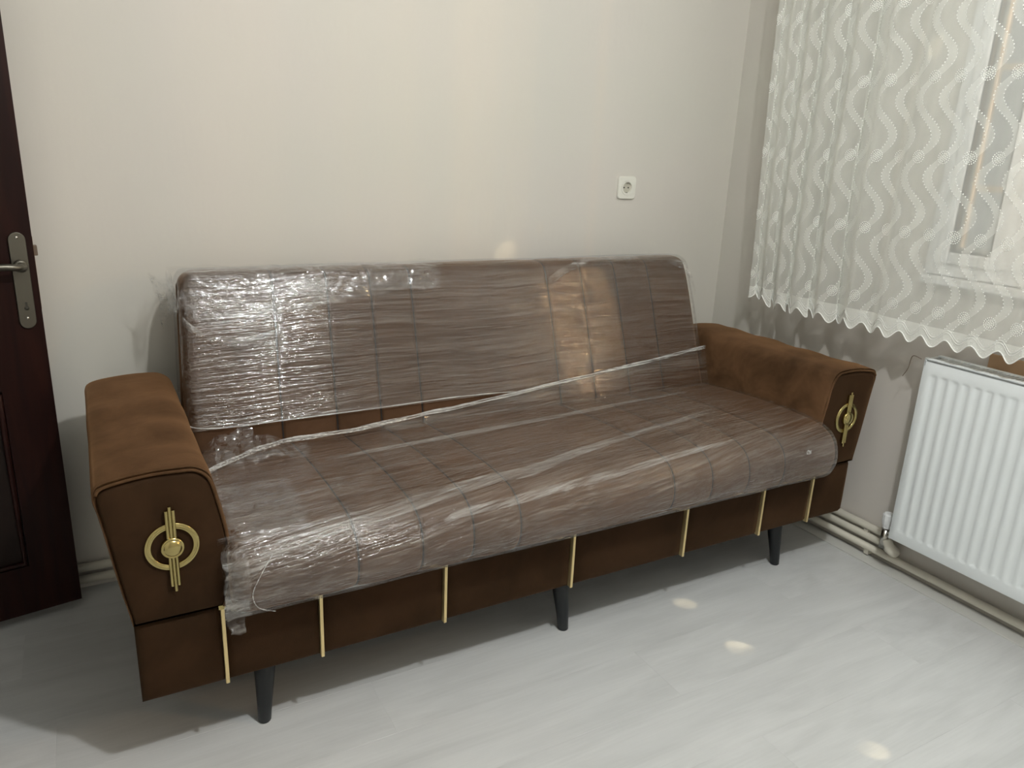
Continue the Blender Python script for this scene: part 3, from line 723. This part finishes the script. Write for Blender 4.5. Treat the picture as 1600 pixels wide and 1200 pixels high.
# left top corner cap of the backrest
def cap(u, v):
    # u: left -> right, v: top/back -> down the front
    x = lerp(-.878, -.10, u); lowz = .800 + .085 * min(1, u * 1.3) 
    if v < .25: s = v / .25; return (x, lerp(-.06, -.165, s), .955)
    s = (v - .25) / .75; z = lerp(.950, lowz, s); y = -.312 + .318 * (z - .5) - .016
    return (x, y, z)
crumple('film_crumple', wrapb, cap, 110, 34, .006, 2.2)
def flap(u, v):
    return (lerp(-.872, -.925 + .02 * v, u), lerp(-.18, -.12, u), lerp(.945, lerp(.86, .80, u), v))
crumple('film_crumple', wrapb, flap, 14, 22, .014, 7.9, M_flap)
def edgecap(u, v):
    z = lerp(.95, .845, u); return (-.872 - .012 * v, lerp(-.20, -.07, v) + .28 * (z - .95), z)
crumple('film_crumple', wrapb, edgecap, 16, 10, .008, 4.4)
def lip(u, v):
    a = catmull([(-.866, -.228, .845), (-.83, -.243, .805), (-.77, -.248, .782), (-.69, -.250, .786), (-.60, -.243, .81)], 8)
    p = a[min(int(u * (len(a) - 1)), len(a) - 1)]; return (p.x, p.y - .006 * math.sin(PI * v), p.z + .030 * (v - .5))
crumple('film_crumple', wrapb, lip, 60, 6, .006, 1.1, M_flap)
# fold near the right of the top edge
def rfold(u, v):
    a = catmull([(.22, -.212, .885), (.29, -.200, .92), (.37, -.186, .945), (.50, -.180, .950), (.66, -.180, .952), (.77, -.185, .942), (.835, -.200, .90), (.853, -.222, .84)], 6)
    p = a[min(int(u * (len(a) - 1)), len(a) - 1)]; return (p.x, p.y - .006 * math.sin(PI * v), p.z + .030 * (v - .5))
crumple('film_fold', wrapb, rfold, 60, 6, .005, 3.6, M_flap)
# puff at the rear left of the seat
def puff(u, v):
    x = lerp(-.868, -.60, u); h = .075 * math.sin(PI * min(1, (u * .92 + .08))) ** .8 * (1 if u < .45 else .62)
    return (x, lerp(-.46, -.40, v) - .02 * u, .53 + h * v)
crumple('film_crumple', wraps, puff, 34, 12, .013, 8.8)
# crumpled end of the seat wrap beside the left arm
def endc(u, v):
    p = seatpt(lerp(-.895, -.70, u), lerp(.52, .80, v), .014); return (p.x, p.y, p.z)
crumple('film_crumple', wraps, endc, 26, 34, .007, 6.1)
def endcap(u, v):
    p = seatpt(lerp(-.897, -.845, u), lerp(-.02, .50, v), .013); return (p.x, p.y, p.z)
crumple('film_crumple', wraps, endcap, 8, 36, .006, 3.1, M_flap)
tube('film_edge', catmull([(-.80, -.878, .497), (-.832, -.900, .462), (-.846, -.902, .430), (-.835, -.896, .395), (-.80, -.880, .368)], 6), .0010, M_rope, wraps, 8)
def knot(u, v):
    return (lerp(-.896, -.86, u), lerp(-.888, -.865, v) - .006, lerp(.345, .42, v))
crumple('film_crumple', wraps, knot, 12, 18, .012, 9.7, M_flap)
# small torn nub on the right end of the seat film
nb_ = crumple('film_nub', wraps, lambda u, v: (.735 + .016 * u, -.898 - .004 * math.sin(PI * u), .472 + .014 * v), 5, 5, .006, 12.3, M_rope)

# ------------------------------------------------------------------ lace curtain
CX = 1.075
SMAX = 2.15
def fold_amp(y):
    k = max(0, min(1, (y + 1.00) / .35)); k = k * k * (3 - 2 * k)      # deep gathers near the corner, nearly flat over the window
    return k
def cloth():
    """cloth centre line at the hem, walked by heading angle: soft waves plus a few laps where the cloth folds back on itself"""
    out = []; ds = .0025; s = 0; y = -.262; x = CX
    laps = [.04, .17, .31, .47, .64]
    while s <= SMAX:
        k = fold_amp(y)
        th = (.50 * k + .13) * math.sin(s * 2 * PI / .145 + 1.2 * math.sin(s * 5)) + .18 * math.sin(s * 2 * PI / .061)
        lap = sum(math.exp(-((s - c) / .018) ** 4) for c in laps)
        th = th * (1 - min(1, lap)) + 2.2 * lap
        y -= math.cos(th) * ds; x += math.sin(th) * ds * .8; x += (CX - x) * (.012 + .015 * (1 - k))
        out.append((x, y)); s += ds
    return out, ds
line, DS = cloth()
def clothpt(s, z, off=0):
    f = max(0, min(len(line) - 2, s / DS)); i = int(f); u = f - i
    x = line[i][0] * (1-u) + line[i+1][0] * u; y = line[i][1] * (1-u) + line[i+1][1] * u
    j = max(1, min(len(line) - 2, i)); tx = line[j+1][0] - line[j-1][0]; ty = line[j+1][1] - line[j-1][1]; L = math.hypot(tx, ty) or 1
    nx, ny = ty / L, -tx / L       # towards the room (-x)
    if nx > 0 and False: nx, ny = -nx, -ny
    h = (z - .8)
    yy = y * (1 + .0 * h) + (.020 * h) * (1 if y > -.9 else 0) * 0
    xx = CX + (x - CX) * (1 - .25 * min(1, h / 1.5)) + .012 * noise.noise(Vector((s * 4, z * 1.5, 0)))
    yy = yy + .030 * h * max(0, min(1, (y + .9) / .6)) + .008 * noise.noise(Vector((s * 3, z * 2, 7)))
    return Vector((xx + nx * off, yy + ny * off, z))
def hem(s):
    y = line[min(len(line)-1, int(s / DS))][1]
    base = .800 + .018 * max(0, min(1, (-y - .8) / .5)) + .030 * max(0, min(1, (y + .36) / .12)) 
    return base - .0135 * math.cos(2 * PI * s / CP)
ZT = 2.40
NS = 760; rowsz = [0, .006, .02, .04, .06, .085, .12] + [.12 + (ZT - .92) * k / 26 for k in range(1, 27)]
vs = []; uvs = []; fs = []; NR = len(rowsz)
for i in range(NS + 1):
    s = SMAX * i / NS; h0 = hem(s)
    for j, dz in enumerate(rowsz):
        z = h0 + (ZT - h0) * (dz / rowsz[-1]) if j > 6 else h0 + dz
        vs.append(clothpt(s, z)); uvs.append((s, z))
for i in range(NS):
    for j in range(NR - 1): fs.append((i*NR+j, i*NR+j+1, (i+1)*NR+j+1, (i+1)*NR+j))
cur = thing('lace_curtain', 'sheer white curtain with wavy dotted embroidery hanging over the window corner', 'curtain', (CX, -1.1, .79))
mesh_obj('net_cloth', vs, fs, M_lace, cur, smooth=True, uvs=uvs)
# hem cord and the two arches of thread above it
for k, (dz, r) in enumerate(((0, .0017), (.022, .0009), (.030, .0009))):
    bm = bmesh.new(); add_tube(bm, [clothpt(SMAX * i / 860, hem(SMAX * i / 860) + dz, .001) for i in range(861)], r, 5)
    bm_obj('hem_cord' if k == 0 else 'hem_stitching', bm, M_thread, cur, smooth=True)
# embroidered dots
dv = []; dfc = []
def dot(s, z, r=.0022):
    if s < 0 or s > SMAX - .01 or z > ZT - .01 or z < hem(s) + .004: return
    c = clothpt(s, z, .0012); e = clothpt(min(SMAX, s + .003), z, .0012) - c
    if e.length < 1e-6: return
    e.normalize(); n_ = Vector((-e.y, e.x, 0)).normalized()
    if n_.x > 0: n_ = -n_
    up = Vector((0, 0, 1)); b0 = len(dv); dv.append(c + n_ * .0009)
    for k in range(6): a = k * PI / 3; dv.append(c + (e * math.cos(a) + up * math.sin(a)) * r)
    for k in range(6): dfc.append((b0, b0 + 1 + k, b0 + 1 + (k + 1) % 6))
ncol = int(SMAX / CP) + 2
for k in range(-1, ncol):
    z = .845
    while z < ZT:
        c = k * CP + CP * .5 * math.sin(2 * PI * (z - Z0) / RP)
        slope = CP * .5 * math.cos(2 * PI * (z - Z0) / RP) * 2 * PI / RP; step = .0098 / math.sqrt(1 + slope * slope)
        f = ((z - Z0) / RP + .5) % 1 - .5
        if abs(f * RP) > .022:
            dot(c - .0125, z, .0021); dot(c + .0125, z + step * .3, .0021)
        z += step
    r0 = 0
    while Z0 + r0 * RP < ZT:
        zc = Z0 + r0 * RP; sc_ = k * CP
        for rr, nn in ((0, 1), (.0055, 6), (.0110, 12), (.0168, 19)):
            for q in range(nn): a = 2 * PI * q / nn + rr * 90; dot(sc_ + rr * math.cos(a), zc + rr * math.sin(a), .0019)
        r0 += 1
    for q in range(10):
        s = k * CP + CP * q / 10; 
        if 0 < s < SMAX: dot(s, hem(s) + .011, .0011); dot(s + .003, hem(s) + .037, .0011)
em = mesh_obj('embroidery', dv, dfc, M_thread, cur); em['kind'] = 'stuff'
tube('curtain_pole', [(CX, .0, ZT + .01), (CX, -2.6, ZT + .01)], .011, M_pvc, cur, 12)
for y in (-.06, -1.3, -2.5): tube('pole_bracket', [(CX, y, ZT + .01), (XR, y, ZT + .01)], .006, M_pvc, cur, 8)

# slivers of sun on floor and wall
sliver((.408, -1.034, 0), 3.6, 1.1, 1500, (-2.6, 2.6, -4.3))
sliver((.417, -.800, 0), 3.6, .6, 900, (-2.6, 2.6, -4.3))
sliver((.409, -1.457, 0), 3.6, .6, 900, (-2.6, 2.0, -4.3))
sliver((.20, .045, .945), 3.6, 1.5, 330, (-2.6, 2.6, -2.0))
sliver((.325, .045, 1.03), 3.6, 1.0, 200, (-2.6, 3.0, -2.0))
for o in D.objects:
    if '_abs' in o: del o['_abs']
